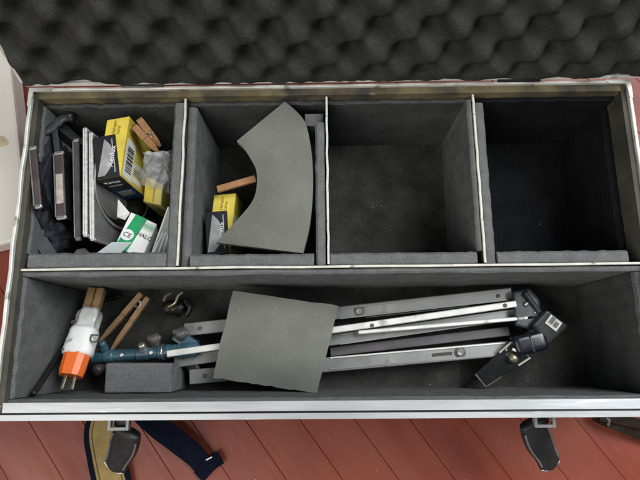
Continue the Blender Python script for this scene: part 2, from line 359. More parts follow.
# front compartment
lining((XR-.0005, YM-.0018), (XL+.0005, YM-.0018), 1, .0052, zf, ZD-.003, .0016, 71)
lining((XL+.0005, Y0+.0136), (XR-.0005, Y0+.0136), 1, .004, zf, R-.008, .0012, 73, 'foam')
lining((XL, Y0+.0185), (XL, YM-.0078), -1, .0045, zf, R-.008, .0025, 75)
lining((XR, Y0+.0185), (XR, YM-.0078), 1, .0095, zf, R-.010, .002, 77, 'foam_back')

# ---------------------------------------------------------------- lid
BETA = math.radians(22)
lu = Vector((0, math.sin(BETA), math.cos(BETA))); lf = Vector((0, -math.cos(BETA), math.sin(BETA)))   # up the lid, out of its opening
LO = Vector((0, .2847, R+.0025)); LX0, LX1, LH, LD = -.3275, .3435, .342, .062
def lp(x, u, d): return LO+Vector((x, 0, 0))+lu*u+lf*d
def lbox(x0, x1, u0, u1, d0, d1): return slab([lp(x0, u0, d1), lp(x1, u0, d1), lp(x1, u1, d1), lp(x0, u1, d1)], [lp(x0, u0, d0), lp(x1, u0, d0), lp(x1, u1, d0), lp(x0, u1, d0)])
lid = obj('lid', lbox(LX0, LX1, 0, LH, -LD, -LD+.008), M['laminate'], case)
obj('lid_wall', lbox(LX0, LX0+.008, .0082, LH-.0082, -LD+.0082, -.003), M['laminate'], lid); obj('lid_wall', lbox(LX1-.008, LX1, .0082, LH-.0082, -LD+.0082, -.003), M['laminate'], lid)
obj('lid_wall', lbox(LX0, LX1, LH-.008, LH, -LD+.0082, -.003), M['laminate'], lid); obj('lid_wall', lbox(LX0, LX1, 0, .008, -LD+.0082, -.003), M['glue'], lid)
def lrim(x0, x1, u0, u1): return obj('lid_edge_trim', lbox(x0, x1, u0, u1, -.012, 0), M['alu_edge'], lid)
lrim(LX0-.001, LX0+.0022, .004, LH); lrim(LX1-.0022, LX1+.001, .004, LH); lrim(LX0+.003, LX1-.003, -.0012, .0030); lrim(LX0, LX1, LH-.002, LH+.001)
# egg crate foam
bm = bmesh.new(); step = .0023; nx = int((LX1-LX0-.006)/step); nu = int((LH-.016)/step); PER, PERU = .0516, .0534; AMP = .0135
x00 = LX0+.003; u00 = .0008; grid = []
for j in range(nu+1):
    row = []
    for i in range(nx+1):
        x = x00+i*step; u = u00+j*step
        edge = 0
        if j < 5:
            edge = .0030*noise.noise(Vector((x*34, 7, 0)))+.0022*noise.noise(Vector((x*95, 3, 0)))
            edge += .0065*math.exp(-((x+.268)/.030)**2)+.004*math.exp(-((x-.315)/.02)**2)-.004*(math.exp(-((x+.098)/.006)**2)+math.exp(-((x+.05)/.005)**2))
            edge *= 1-j/5
        gx = x+.003*noise.noise(Vector((x*9, u*9, 1))); gu = u+.003*noise.noise(Vector((x*9, u*9, 8)))
        h = math.cos(2*math.pi*(gx+.2817)/PER)*math.cos(2*math.pi*(gu-.0125)/PERU)
        h = 1-2*((1-h)/2)**1.5
        h -= .25
        h += .06*noise.noise(Vector((x*40, u*40, 4)))
        tx = min(1, min(i, nx-i)*step/.007); tu = min(1, min(j, nu-j)*step/.007)
        fall = (1-(1-min(tx, tu))**2)
        fall *= .22+.78*min(1, j*step/.024)**.8
        dd = -.0012+.002+.006*fall+AMP*h*(.12+.88*fall)*(1 if h > 0 else .35+.65*fall)+.0007*noise.noise(Vector((x*170, u*170, 2)))+.0016*noise.noise(Vector((x*22, u*22, 9)))
        if u < .0115: dd = max(dd, .0012+.0004*(u > .004))
        row.append(bm.verts.new(lp(x, u+edge, dd)))
    grid.append(row)
for j in range(nu):
    for i in range(nx): bm.faces.new((grid[j][i], grid[j][i+1], grid[j+1][i+1], grid[j+1][i]))
egg = obj('egg_crate_foam', bm, M['foam_lid'], lid, smooth=True, label='bumpy charcoal egg-crate foam lining the lid')
# hinges
for px in (142, 520):
    a = P(px-21, 88, R+.003); c = P(px+21, 88 if px < 300 else 84.5, R+.003)
    hx0, hx1 = a.x, c.x
    h = obj('hinge', tube([(hx0, .2832, R+.0012), (hx1, .2832, R+.0012)], .0017, 10), M['black'], case)
    obj('hinge_leaf', box(hx0+.002, hx1-.002, Y1+.0014, Y1+.0020, R-.03, R-.001), M['steel'], h)
# latches on the front
def latch(bx0, bx1, path_px, wpx, zs):
    c = [P((bx0+bx1)/2, 424, .128)][0]; x0 = P(bx0, 425, .128).x; x1 = P(bx1, 425, .128).x
    yo = P(118, 430.5, .128).y; yi = Y0-.0014
    root = obj('latch', box(x0-.006, x1+.006, yi-.0016, yi, .07, .132), M['steel'], case)
    bm = bmesh.new()
    for (u0, u1, v0, v1) in ((x0, x0+.0028, yo, yi-.0018), (x1-.0028, x1, yo, yi-.0018), (x0+.003, x1-.003, yo, yo+.0028)):
        box(u0, u1, v0, v1, .122, .128, bm=bm)
    obj('latch_loop', bm, M['leg_alu'], root)
    box_b = box(x0+.003, x1-.003, yo+.003, yi-.0018, .112, .119); obj('latch_cavity', box_b, M['black'], root)
    pts = smooth_path([P(px, py, z) for (px, py), z in zip(path_px, zs)], 14); n = len(pts)
    bm = bmesh.new(); rings = []
    for i, p in enumerate(pts):
        t = i/(n-1); d = pts[min(i+1, n-1)]-pts[max(i-1, 0)]; s, u = frame_of(d); wd = wpx/2/830*(1+.12*math.sin(t*6))*min(1, math.sqrt(max(.02, 1-max(0, (t-.82)/.18)**2))+.02)
        th = .0065*min(1, .35+1.2*(1-t)+.3)
        rings.append([p+s*wd*math.cos(a)*(abs(math.cos(a))**-.3 if abs(math.cos(a)) > .05 else 1)*.93+u*th*math.sin(a) for a in [2*math.pi*k/18 for k in range(18)]])
    loft(bm, rings); lev = obj('latch_lever', bm, M['rubber'], root, smooth=True)
    # pale strip modelled in place of the highlight round the lever's end
    k0 = int((n-1)*.83); s, u = frame_of(pts[-1]-pts[k0]); wd = wpx/2/830
    arc = [pts[k0]+s*wd*.84*q+(pts[-1]-pts[k0])*math.sqrt(max(0, 1-q*q))*.92+u*.0034 for q in [-.8+1.75*k/14 for k in range(15)]]
    obj('glint_lip', tube(arc, .0008, 6), M['steel'], lev, smooth=True)
    for q in (-1, 1):
        rp = [pts[k]+frame_of(pts[min(k+1, n-1)]-pts[k-1])[0]*q*wd*.80*(1+.12*math.sin(k/(n-1)*6))+frame_of(pts[min(k+1, n-1)]-pts[k-1])[1]*.0046 for k in range(int(n*.12), k0)]
        obj('lever_ridge', tube(rp, .0013, 6), M['knob'], lev, smooth=True)
latch(107.5, 128.5, [(128, 431), (124, 446), (119, 458), (114.5, 469)], 25, [.118, .105, .095, .088])
latch(535, 556, [(532, 422), (538, 440), (545, 454), (551, 467)], 24, [.118, .106, .096, .088])

# ---------------------------------------------------------------- straps on the floor
def ribbon(name, pts, wid, m, parent=None, th=.0016, label=None, cat=None, tilt=None):
    pts = smooth_path(pts, 8); n = len(pts); bm = bmesh.new(); rings = []
    for i, p in enumerate(pts):
        d = pts[min(i+1, n-1)]-pts[max(i-1, 0)]; s, u = frame_of(d)
        if tilt:
            a = tilt(i/(n-1)); s, u = s*math.cos(a)+u*math.sin(a), u*math.cos(a)-s*math.sin(a)
        rings.append([p-s*wid/2-u*th/2, p+s*wid/2-u*th/2, p+s*wid/2+u*th/2, p-s*wid/2+u*th/2])
    loft(bm, rings); return obj(name, bm, m, parent, label, cat)
ks = [P(112, 405, .004), P(103, 430, .006), P(106, 455, .008), (P(112, 482, .006)), P(122, 520, .004), P(150, 560, .004)]
st = thing('webbing_strap', 'khaki webbing strap with black edges curling under the left latch', 'strap', (ks[2].x, ks[2].y, 0))
ribbon('webbing', ks, .036, M['khaki'], st)
sp = smooth_path(ks, 8)
for q in (-1, 1):
    pth = []
    for i, p in enumerate(sp):
        s, u = frame_of(sp[min(i+1, len(sp)-1)]-sp[max(i-1, 0)]); pth.append(p+s*q*.0195+Vector((0, 0, .0003)))
    ribbon('edge_binding', pth, .0058, M['navyweb'], st, .003)
    pth2 = [p+frame_of(sp[min(i+1, len(sp)-1)]-sp[max(i-1, 0)])[0]*q*.0128+Vector((0, 0, .0010)) for i, p in enumerate(sp)]
    ribbon('stitch_line', pth2, .0009, M['print_dark'], st, .0006)
ns = [P(138, 408, .012), P(156, 425, .016), P(178, 442, .014), P(196, 457, .010), P(207, 472, .004)]
st2 = thing('webbing_strap', 'dark navy webbing strap trailing from the case toward its frayed end', 'strap', (ns[2].x, ns[2].y, 0))
ribbon('webbing', ns, .026, M['navyweb'], st2, .0018, tilt=lambda t: .5-.9*t)
ribbon('strap_end', [P(221, 457, .006), P(211, 464, .009), P(199, 477, .004)], .016, M['navyweb'], st2, .003)
obj('stitching', bar(P(206, 460, .0125), P(212, 457, .012), .0014, .0012), M['print_white'], st2)
rs = [P(594, 415, .010), P(606, 421, .014), P(622, 427, .016), P(640, 434, .012), P(690, 452, .004)]
st3 = thing('leather_strap', 'dark brown strap end lying by the front right of the case', 'strap', (rs[2].x, rs[2].y, 0))
ribbon('leather', rs, .013, M['brown'], st3, .004, tilt=lambda t: .3-.8*t)
ribbon('leather_fold', [P(600, 416, .02), P(618, 419, .022), P(640, 424, .018), P(670, 430, .006)], .011, M['brown'], st3, .004, tilt=lambda t: -.4+.3*t)
obj('buckle', tube(smooth_path([P(604, 417, .020), P(609, 420, .022), P(608, 425, .018)], 4), .0016, 8), M['knob'], st3)

# ================================================================ first rear compartment
# lamp frames standing on edge
def plate_frame(name, label, top_a, top_b, zt, wid, zb, m, lean=0.0, paper=False, group=None):
    a = P(*top_a, zt); b = P(*top_b, zt); t = thing(name, label, 'lamp shutter', ((a.x+b.x)/2, (a.y+b.y)/2, zb), group)
    d = (b-a).normalized(); s, u = frame_of(d); dn = Vector((lean, 0, -1)).normalized()*(zt-zb)
    obj('panel', slab([a+s*.0008, b+s*.0008, b-s*.0008, a-s*.0008], [p+dn for p in (a+s*.0008, b+s*.0008, b-s*.0008, a-s*.0008)]), M['black'], t)
    obj('folded_edge', bar(a+Vector((0, 0, .0018)), b+Vector((0, 0, .0018)), wid, .0034, .0008), m, t)
    for p in (a-d*.0012, b+d*.0012): obj('end_cap', bar(p-d*.0022+Vector((0, 0, .0018)), p+d*.0022+Vector((0, 0, .0018)), wid*1.12, .0046, .001), M['steel'], t)
    obj('bright_lip', bar(a+s*wid*.55+Vector((0, 0, .0030)), b+s*wid*.55+Vector((0, 0, .0030)), .0013, .002), M['steel'], t)
    if paper: obj('torn_label', bar(a.lerp(b, .33)+Vector((0, 0, .0038)), a.lerp(b, .8)+Vector((0, 0, .0038)), wid*.8, .0008), M['torn'], t)
    return t
plate_frame('lamp_shutter', 'purple-brown metal lamp shutter nearest the left wall of the case', (34.5, 150), (39.5, 206), .150, .0065, .06, M['purple'], .0)
plate_frame('lamp_shutter', 'purple-brown metal lamp shutter with torn pale label along its edge', (60, 155), (62.5, 217), .134, .0095, .035, M['purple'], .12, True)
plate_frame('lamp_shutter', 'narrow grey metal lamp shutter just left of the mesh screens', (77.5, 142), (79.5, 238), .126, .006, .035, M['purple_grey'], .1)
# feet / bracket of the grey shutter
a = P(78, 254, .112)
bk = thing('metal_bracket', 'small dull metal bracket foot below the grey lamp shutter', 'bracket', (a.x, a.y, .03))
obj('bracket_base', slab([P(*p, .112) for p in ((71, 257), (77, 249), (85, 248), (89, 252), (88, 258))], [P(*p, .106) for p in ((71, 257), (77, 249), (85, 248), (89, 252), (88, 258))], .001), M['leg_alu'], bk)
obj('bracket_stem', bar(P(79, 251, .108), P(79, 251, .108)-Vector((0, 0, .078)), .007, .005, .001, Vector((0, 1, 0))), M['purple_grey'], bk)

# black crumpled cloth
def blob(name, m, parent, c, r, amp, scale, seed, sub=4, label=None, cat=None, fold=None):
    bm = bmesh.new(); bmesh.ops.create_icosphere(bm, subdivisions=sub, radius=1)
    for v in bm.verts:
        n = v.co.copy(); k = 1+amp*noise.noise(n*scale+Vector((seed, 0, 0)))+amp*.45*noise.noise(n*scale*2.7+Vector((seed, 4, 0)))
        if fold: k += fold*abs(noise.noise(Vector((n.x*3, n.y*1.4, n.z*3))*1.3+Vector((seed, 9, 0))))
        v.co = Vector(c)+Vector((n.x*r[0], n.y*r[1], n.z*r[2]))*k
    for v in bm.verts: v.co.z = max(v.co.z, .0205)
    return obj(name, bm, m, parent, label, cat, smooth=True)
c1 = P(49.5, 186, .118)
cl = blob('black_cloth', M['cloth'], None, (c1.x, c1.y-.002, .110), (.0105, .056, .034), .25, 2.2, 3, 5, 'crumpled black and navy cloth stuffed between two lamp shutters', 'cloth', .25)
c2 = P(56, 242, .1)
bag = thing('black_pouch', 'soft black pouch squashed in the front left compartment corner', 'pouch', (c2.x, c2.y, .02))
blob('pouch_body', M['cloth'], bag, (c2.x-.005, c2.y+.004, .080), (.024, .024, .046), .3, 2.0, 12, 5, fold=.2)
ribbon('pouch_flap', [P(37, 232, .128), P(44, 246, .126), P(52, 257, .120)], .013, M['greyrag'], bag, .004, tilt=lambda t: .4)
c3 = P(50, 128, .13)
kn = thing('clamp_knob', 'black soft plastic clamp with knob at the back left corner', 'clamp', (c3.x, c3.y, .03))
tube_pts = smooth_path([P(34, 146, .130), P(42, 134, .138), P(52, 128, .136), P(62, 119, .136), P(70, 118, .128)], 6)
obj('clamp_arm', tube(tube_pts, [.0052+.0024*noise.noise(Vector((i*.9, 3, 1))) for i in range(len(tube_pts))], 10, flat=.6), M['greyrag'], kn, smooth=True)
obj('clamp_strap', slab([P(*p, .136) for p in ((51, 125), (57, 124), (60, 150), (54, 152))], [P(*p, .130) for p in ((51, 125), (57, 124), (60, 150), (54, 152))], .0012), M['greyrag'], kn)
obj('knob', lathe(P(70, 120, .120), (.2, .2, 1), [(.002, 0), (.006, .001), (.0066, .009), (.005, .012), (.001, .0125)], 14), M['black'], kn, smooth=True)
obj('clamp_post', bar((c3.x, c3.y, .022), (c3.x, c3.y, .132), .008, .008, .001, Vector((0, 1, 0))), M['black'], kn)
obj('screw_head', lathe(P(59, 124.5, .1365), (0, 0, 1), [(.0016, 0), (.0018, .0008), (.001, .0014)], 10), M['steel'], kn)

# two wire mesh screens standing along the compartment
def mesh_screen(label, ta, tb, zt, zb, lean, seed):
    a = P(*ta, zt); b = P(*tb, zt); t = thing('mesh_screen', label, 'mesh screen', ((a.x+b.x)/2, (a.y+b.y)/2, zb), 'wire mesh lamp screens')
    d = (b-a); L_ = d.length; d.normalize(); dn = Vector((lean, 0, -1)).normalized(); H = (zt-zb)/-dn.z; nn = d.cross(dn).normalized()
    bm = bmesh.new(); pitch = .0027
    q = -H
    while q < L_+H:                                # wires in both diagonals, clipped to the sheet
        for sg in (1, -1):
            s0 = max(0, -q if sg == 1 else q-L_); s1 = min(H, L_-q if sg == 1 else q)
            if s1-s0 > .002:
                p0 = a+d*(q+sg*s0)+dn*s0; p1 = a+d*(q+sg*s1)+dn*s1
                bar(p0+nn*.0003*sg, p1+nn*.0003*sg, .00085, .0006, up=nn, bm=bm)
        q += pitch
    obj('wire_mesh', bm, M['leg_alu'], t, kind='stuff')
    obj('folded_rim', bar(a-d*.002, b+d*.002, .0042, .0036, .0008), M['silver'], t)
    for q in (-.0013, .0011): obj('rim_ridge', bar(a+Vector((q, 0, .0019)), b+Vector((q, 0, .0019)), .0009, .0010), M['leg_white'], t)
    for p in (a, b): obj('folded_rim', bar(p+dn*.0022, p+dn*H, .0042, .0030, .0006, up=d), M['leg_alu'], t)
    return t
mesh_screen('perforated metal mesh screen with bright rim, left one of the pair', (85.5, 129.5), (85.5, 235), .142, .035, .10, 1)
mesh_screen('perforated metal mesh screen with bright rim, right one behind the dish', (91.5, 134), (92.5, 239), .139, .030, .10, 2)
# round dish reflector leaning on the screen
ax = Vector((.965, -.05, .25)).normalized(); dc = P(94, 172, .140)+Vector((.0135, 0, -.049))
ds = thing('lamp_reflector', 'black round lamp reflector with metal rim behind the yellow box', 'reflector', (dc.x, dc.y, .04))
K_ = 1.26
prof = [(.0005, -.020), (.012, -.0195), (.024, -.016), (.034, -.006), (.0385, 0), (.0395, .0006), (.0385, .0012), (.033, -.0042), (.024, -.0138), (.012, -.0172), (.0005, -.0178)]
obj('dish', lathe(dc, ax, [(a*K_, b) for a, b in prof], 44), M['black'], ds, smooth=True)
bm = bmesh.new(); rs_, ru_ = frame_of(ax); rings = []
for rr_, hh in [(.0388, -.0016), (.0410, -.0012), (.0414, .0012), (.0402, .0022), (.0388, .0014), (.0388, -.0016)]:
    rings.append([dc+ax*hh+(rs_*math.cos(2*math.pi*k/48)+ru_*math.sin(2*math.pi*k/48))*rr_*K_ for k in range(48)])
loft(bm, rings, cap=False); bmesh.ops.remove_doubles(bm, verts=bm.verts, dist=1e-6); obj('rim_ring', bm, M['leg_alu'], ds, smooth=True)

# yellow and black lamp boxes
def lamp_box(label, quad, zt, hgt, full=True, group='yellow and black lamp boxes'):
    """quad: top corners TL TR BR BL in pixels"""
    tl, tr, br, bl = [P(*q, zt) for q in quad]; br = tr+(bl-tl)
    dn = Vector((0, 0, -hgt)); t = thing('lamp_box', label, 'box', ((tl.x+br.x)/2, (tl.y+br.y)/2, zt-hgt), group)
    obj('carton', slab([tl, tr, br, bl], [p+dn for p in (tl, tr, br, bl)], .0006, 1), M['yellow'], t)
    x = (tr-tl); W = x.length; x.normalize(); y = (tl-bl); Ln = y.length; y.normalize(); up = Vector((0, 0, 1))
    k = .70                                        # printed black from the near end to here
    obj_b = patch('black_print', M['card_black'], t, bl+x*.0002+y*.0002, x, y, W-.0004, Ln*k)
    # silvery picture of a lamp as a curved shape
    bm = bmesh.new(); n = 18; lo = []; hi = []
    for i in range(n+1):
        s = i/n; c = bl+y*(Ln*(.04+.62*s))+x*W*(.03); hi.append(c+x*W*(.55*math.sin(math.pi*min(1, .12+s*.9))**.7+.02)+up*.0008); lo.append(c+up*.0008)
    va = [bm.verts.new(p) for p in lo]; vb = [bm.verts.new(p) for p in hi]
    for i in range(n): bm.faces.new((va[i], vb[i], vb[i+1], va[i+1]))
    obj('lamp_picture', bm, M['grey_print'], t)
    lettering('Xenlux', W*.34, M['print_white'], t, bl+x*W*.62+y*Ln*.16+up*.0012, y, -x)
    patch('print_line', M['grey_print'], t, bl+x*W*.74+y*Ln*.08, x, y, W*.05, Ln*.56, .0006)
    lettering('Halogen\nLamp', W*.19, M['print_ochre'], t, tl-y*Ln*.27+x*W*.46+up*.0003, y, -x)
    # right side: barcode label, stripes and blue foot
    sx = -y; nrm = x                               # on the right face, x runs toward the camera end, up is z
    patch('barcode_label', M['white_card'], t, tr+sx*Ln*.34-up*hgt*.40, sx, up, Ln*.62, hgt*.34)
    q = .0
    for i in range(15):
        wd = random.choice([.0006, .0009, .0014]); q += wd+.0009
        if q > Ln*.44: break
        patch('barcode_bar', M['print_dark'], t, tr+sx*(Ln*.42+q)-up*hgt*.34+x*.0003, sx, up, wd, hgt*.22)
    for i in range(3): patch('side_stripe', M['grey_print'] if i % 2 else M['white_card'], t, tr+sx*Ln*(.60+.12*i)-up*hgt*.80, sx, up, Ln*.09, hgt*.36)
    # near end: black with blue foot
    patch('end_print', M['card_black'], t, bl-up*hgt*.52+x*.0002, x, up, W-.0004, hgt*.515)
    patch('end_print', M['card_blue'], t, bl-up*hgt*.985+x*.0002, x, up, W-.0004, hgt*.46)
    patch('end_label', M['grey_print'], t, bl-up*hgt*.80+x*W*.18, x, up, W*.62, hgt*.20, .0007)
    lettering('Xenlux', W*.24, M['print_white'], t, bl-up*hgt*.20+x*W*.10-y*.0004, x, up)
    patch('print_line', M['grey_print'], t, bl-up*hgt*.34+x*W*.12, x, up, W*.6, hgt*.03, .0006)
    return t
lamp_box('yellow and black lamp carton with barcode, tilted on top of the mesh screens', [(107, 120), (129.5, 116), (120, 177), (97, 180)], .142, .076)
lamp_box('yellow and black lamp carton half hidden under the curved foam sheet', [(214, 195), (236, 193), (229, 252), (207, 255)], .105, .080)
q = [(146, 176), (163, 184), (161, 205), (143, 202)]
y2 = thing('small_carton', 'small plain yellow carton wedged under the bubble wrap', 'box', P(153, 192, .03))
obj('carton', slab([P(*p, .085) for p in q], [Vector((P(*p, .085).x, P(*p, .085).y, .022)) for p in q], .0008, 1), M['yellow_pale'], y2)
obj('flap', slab([P(*p, .0875) for p in ((146, 177), (155, 180), (152, 203), (144, 201))], [P(*p, .0862) for p in ((146, 177), (155, 180), (152, 203), (144, 201))]), M['yellow'], y2)

# clothespins
def clothespin(label, a1, b1, a2, b2, wd, m=None, group='wooden clothespins', spring=True, th=.0065, sf=.47):
    """two wooden halves a->b (a = handle end)"""
    m = m or M['wood']; mid = (a1+a2)/2
    t = thing('clothespin', label, 'clothespin', (mid.x, mid.y, min(a1.z, b1.z, a2.z, b2.z)-.003), group)
    for a, b in ((a1, b1), (a2, b2)):
        s, u = frame_of(b-a); bm = bmesh.new(); rings = []
        for f, k, h in ((0, .8, .6), (.02, 1, .9), (.18, 1, 1), (.42, 1.02, 1), (.45, .98, .7), (.49, .98, .7), (.52, 1, 1), (.78, .9, .9), (1, .42, .55)):
            c = a.lerp(b, f); rings.append([c-s*wd*k/2-u*th*h/2, c+s*wd*k/2-u*th*h/2, c+s*wd*k/2+u*th*h/2, c-s*wd*k/2+u*th*h/2])
        loft(bm, rings); obj('wooden_half', bm, m, t)
    if spring:
        c = a1.lerp(b1, sf)*.5+a2.lerp(b2, sf)*.5; ax = frame_of(b1-a1)[1]
        pts = [c+Matrix.Rotation(k*.6, 3, ax) @ (frame_of(b1-a1)[0]*.0042)+ax*(-.0045+k*.0003) for k in range(30)]
        obj('spring', tube(pts, .0007, 6), M['steel'], t)
    return t
clothespin('orange-brown wooden clothespin leaning behind the yellow lamp carton', P(139, 119, .142), P(160, 146, .112), P(134, 126, .140), P(158, 152, .112), .0075, M['wood_or'])
clothespin('open wooden clothespin with splayed legs lying behind the foam block', P(142, 293.5, .046), P(99.5, 342, .040), P(148.5, 297.5, .046), P(111, 351, .040), .0060, sf=.17)
wp = thing('clothespin_half', 'single orange-brown wooden stick lying across the second compartment', 'stick', P(236, 184, .10))
bm = bar(P(217.5, 189.5, .118), P(256, 178.5, .122), .0075, .005, .0012, seg=2); obj('wooden_half', bm, M['wood_or'], wp)
# bubble wrap
bm = bmesh.new(); rings = []; A = P(146, 150, .128); nU, nV = 34, 40; g = []
for j in range(nV+1):
    row = []
    for i in range(nU+1):
        u, v = i/nU, j/nV
        px = 143+30*u+4*math.sin(v*5)-(1-v)*4*(u < .5); py = 150+8*u*(1-u)+44*v*(.7+.3*u); z = .128-.045*v-.012*u+.010*math.sin(3.1*u)+.006*noise.noise(Vector((u*4, v*4, 2)))
        bub = max(0, math.cos(u*2*math.pi*5+(j//4 % 2)*3.14))*max(0, math.sin(v*2*math.pi*6))
        p = P(px+3*noise.noise(Vector((v*4, 1, 0))), py+4*noise.noise(Vector((u*4, 5, 0))), z+.0020*bub); row.append(bm.verts.new(p))
    g.append(row)
for j in range(nV):
    for i in range(nU): bm.faces.new((g[j][i], g[j][i+1], g[j+1][i+1], g[j+1][i]))
obj('bubble_wrap', bm, M['clear'], None, 'crumpled clear bubble wrap beside the yellow lamp carton', 'bubble wrap', smooth=True)
# green and white carton
gq = [(131, 212), (157, 224), (144, 257), (114.5, 246)]; zq = [.112, .108, .120, .124]
g4 = [P(*p, z) for p, z in zip(gq, zq)]; g4[2] = g4[1]+(g4[3]-g4[0])
n4 = (g4[1]-g4[0]).cross(g4[3]-g4[0]).normalized(); n4 = n4 if n4.z > 0 else -n4
gb = thing('green_carton', 'green and white lamp carton with CE mark leaning at compartment front', 'box', (g4[0].x, g4[0].y, .03))
obj('carton', slab(g4, [p-n4*.026-Vector((0, 0, .0)) for p in g4], .0006, 1), M['white_card'], gb)
gx = (g4[1]-g4[0]); GW = gx.length; gx.normalize(); gy = (g4[0]-g4[3]); GL = gy.length; gy.normalize(); gz = gx.cross(gy)
patch('green_panel', M['green'], gb, g4[3]+gx*.0003+gy*.0003, gx, gy, GW*.44, GL-.0006)
bm = bmesh.new(); cc = g4[3]+gx*GW*.23+gy*GL*.40
lathe(cc, gz, [(.0001, .0004), (.0068, .0004), (.0068, .0008), (.0001, .0008)], 28, bm); obj('mark_disc', bm, M['print_white'], gb)
lettering('CE', .0078, M['print_dark'], gb, cc-gx*.0050-gy*.0028+gz*.0009, gx, gy)
patch('brand_frame', M['green_pale'], gb, g4[3]+gx*GW*.50+gy*GL*.72, gx, gy, GW*.46, GL*.20)
lettering('USHIO', .0050, M['green_print'], gb, g4[3]+gx*GW*.525+gy*GL*.775+gz*.0004, gx, gy)
lettering('HALO', .0066, M['print_dark'], gb, g4[3]+gx*GW*.50+gy*GL*.50+gz*.0004, gx, gy)
obj('open_flap', slab([P(118, 199, .118), P(130, 213, .113), P(125, 220, .112), P(117, 217, .112)], [P(118, 199, .1165), P(130, 213, .1115), P(125, 220, .1105), P(117, 217, .1105)]), M['tape_clear'], gb)
# frosted plate and clear ribbed box at the front
fp = [P(112, 242, .126), P(131.5, 242, .122), P(115.5, 258, .130), P(91, 257, .134)]
obj('frosted_plate', slab(fp, [p-Vector((0, 0, .0016)) for p in fp]), M['clear2'], None, 'pale frosted plastic plate in front of the green carton', 'plastic plate')
rb = thing('blister_pack', 'clear ribbed plastic blister pack between green carton and foam wall', 'blister pack', P(163, 235, .04))
bq = [P(168.5, 207, .118), P(174, 214, .122), P(170, 256, .124), P(151, 256, .110)]
obj('shell', slab(bq, [Vector((p.x+.004, p.y, .03)) for p in bq], .001), M['clear'], rb)
for i in range(4):
    obj('rib', bar(P(153+5*i, 254, .1125+.003*i), P(163+3.2*i, 233-i, .1135+.003*i), .0016, .0016), M['tape_white'], rb)
obj('bright_fold', bar(bq[0], bq[3], .0014, .0014), M['tape_white'], rb)

# ================================================================ second rear compartment: curved foam sheet
outer = [(284.6, 101.7), (294, 109), (305, 122), (310, 142), (312.5, 163), (313, 184), (312, 205), (309, 229), (303, 253)]
inner = [(236.7, 141), (244, 148), (251, 159), (255.5, 168), (257, 177), (256.5, 188), (253, 200), (243, 213.5), (216, 242.5)]
bm = bmesh.new(); n = 8; rows_t, rows_b = [], []
oi = smooth_path([P(*p, .14) for p in outer], 3); ii = smooth_path([P(*p, .14) for p in inner], 3)
for k, (a, b) in enumerate(zip(oi, ii)):
    rt = []; rb2 = []
    s = k/(len(oi)-1)
    for i in range(n+1):
        f = i/n; c = a.lerp(b, f)
        z = .146-.010*f*f-.014*max(0, s-.72)/.28*f+.003*math.sin(math.pi*f)+.0012*noise.noise(c*40)
        ray = (c-CAM_C); q = CAM_C+ray*((z-CAM_C.z)/ray.z); rt.append(q); rb2.append(q-Vector((0, 0, .0085)))
    rows_t.append(rt); rows_b.append(rb2)
rings = [rt+rb2[::-1] for rt, rb2 in zip(rows_t, rows_b)]
loft(bm, rings); obj('curved_foam_sheet', bm, M['foam_sheet'], None, 'crescent-shaped grey foam sheet wedged in the second compartment', 'foam sheet', smooth='auto')
cs = P(313, 119, .138)
obj('foam_offcut', box(P(305, 120, .138).x, DX[1]-.004, cs.y-.008, cs.y+.006, .0205, .138, .001), M['foam'], None, 'small grey foam offcut standing beside the crescent foam', 'foam offcut')

# ================================================================ front compartment
# folded tripod
tr = thing('folded_tripod', 'folded aluminium tripod with blue joints lying in the long front compartment', 'tripod', P(350, 340, .021))
def leg(name, a, b, wd, th, m, bv=.0008, up=None): return obj(name, bar(a, b, wd, th, bv), m, tr)
l1 = leg('leg', P(185, 330, .052), P(511, 294, .052), .0145, .009, M['leg_alu'])
l2 = leg('leg', P(168, 354, .066), P(515, 304, .066), .0072, .012, M['leg_white'])
l2b = leg('inner_tube', P(175, 362, .050), P(517, 314, .050), .013, .010, M['leg_alu'])
l3 = leg('leg', P(358, 332.5, .064), P(538, 317, .064), .0042, .008, M['leg_white'])
l4 = leg('leg', P(190, 377, .050), P(512, 348, .050), .0165, .008, M['leg_alu'])
l4b = leg('brace', P(330, 352, .040), P(509, 331, .040), .011, .005, M['purple_grey'])
for (px, py, z, lg) in ((359, 311, .0565, l1), (460, 352.5, .0543, l4)):
    c = P(px, py, z); rv = obj('rivet', lathe(c, (0, 0, 1), [(.0036, 0), (.0040, .0010), (.0030, .0014), (.0022, .0010), (.0005, .0010)], 18), M['leg_alu'], lg, smooth=True)
    obj('washer', lathe(P(px, py, z-.0004), (0, 0, 1), [(.0066, -.0006), (.0068, .0002), (.0062, .0008), (.0020, .0008)], 18), M['knob'], lg, smooth=True)
sl = bar(P(432, 355.2, .0542), P(452, 353.2, .0542), .0036, .0008); obj('slot', sl, M['print_dark'], l4)
sl = bar(P(366, 317.5, .0566), P(470, 306, .0566), .0012, .0006); obj('slot', sl, M['print_dark'], l1)
for dy in (-5.6, 5.6):
    obj('raised_edge', bar(P(330, 363.5+dy, .0546), P(505, 348.4+dy, .0546), .0016, .0018), M['leg_white'] if dy < 0 else M['leg_alu'], l4)
for lg, (x0, y0), (x1, y1), z, hw in ((l1, (340, 313.5), (508, 294.8), .0572, 5.0), (l2b, (340, 339.5), (514, 314.8), .0556, 4.6)):
    for dy in (-hw, hw):
        obj('raised_edge', bar(P(x0, y0+dy, z), P(x1, y1+dy, z), .0015, .0020), M['leg_alu'], lg)
for (px, py, z, lg) in ((498, 296, .0566, l1), (505, 305.5, .0722, l2), (372, 325.5, .0722, l2), (205, 375.5, .0543, l4), (200, 328.5, .0566, l1)):
    obj('screw', lathe(P(px, py, z), (0, 0, 1), [(.0021, 0), (.0023, .0008), (.0014, .0013), (.0004, .0009)], 12), M['knob'], lg, smooth=True)
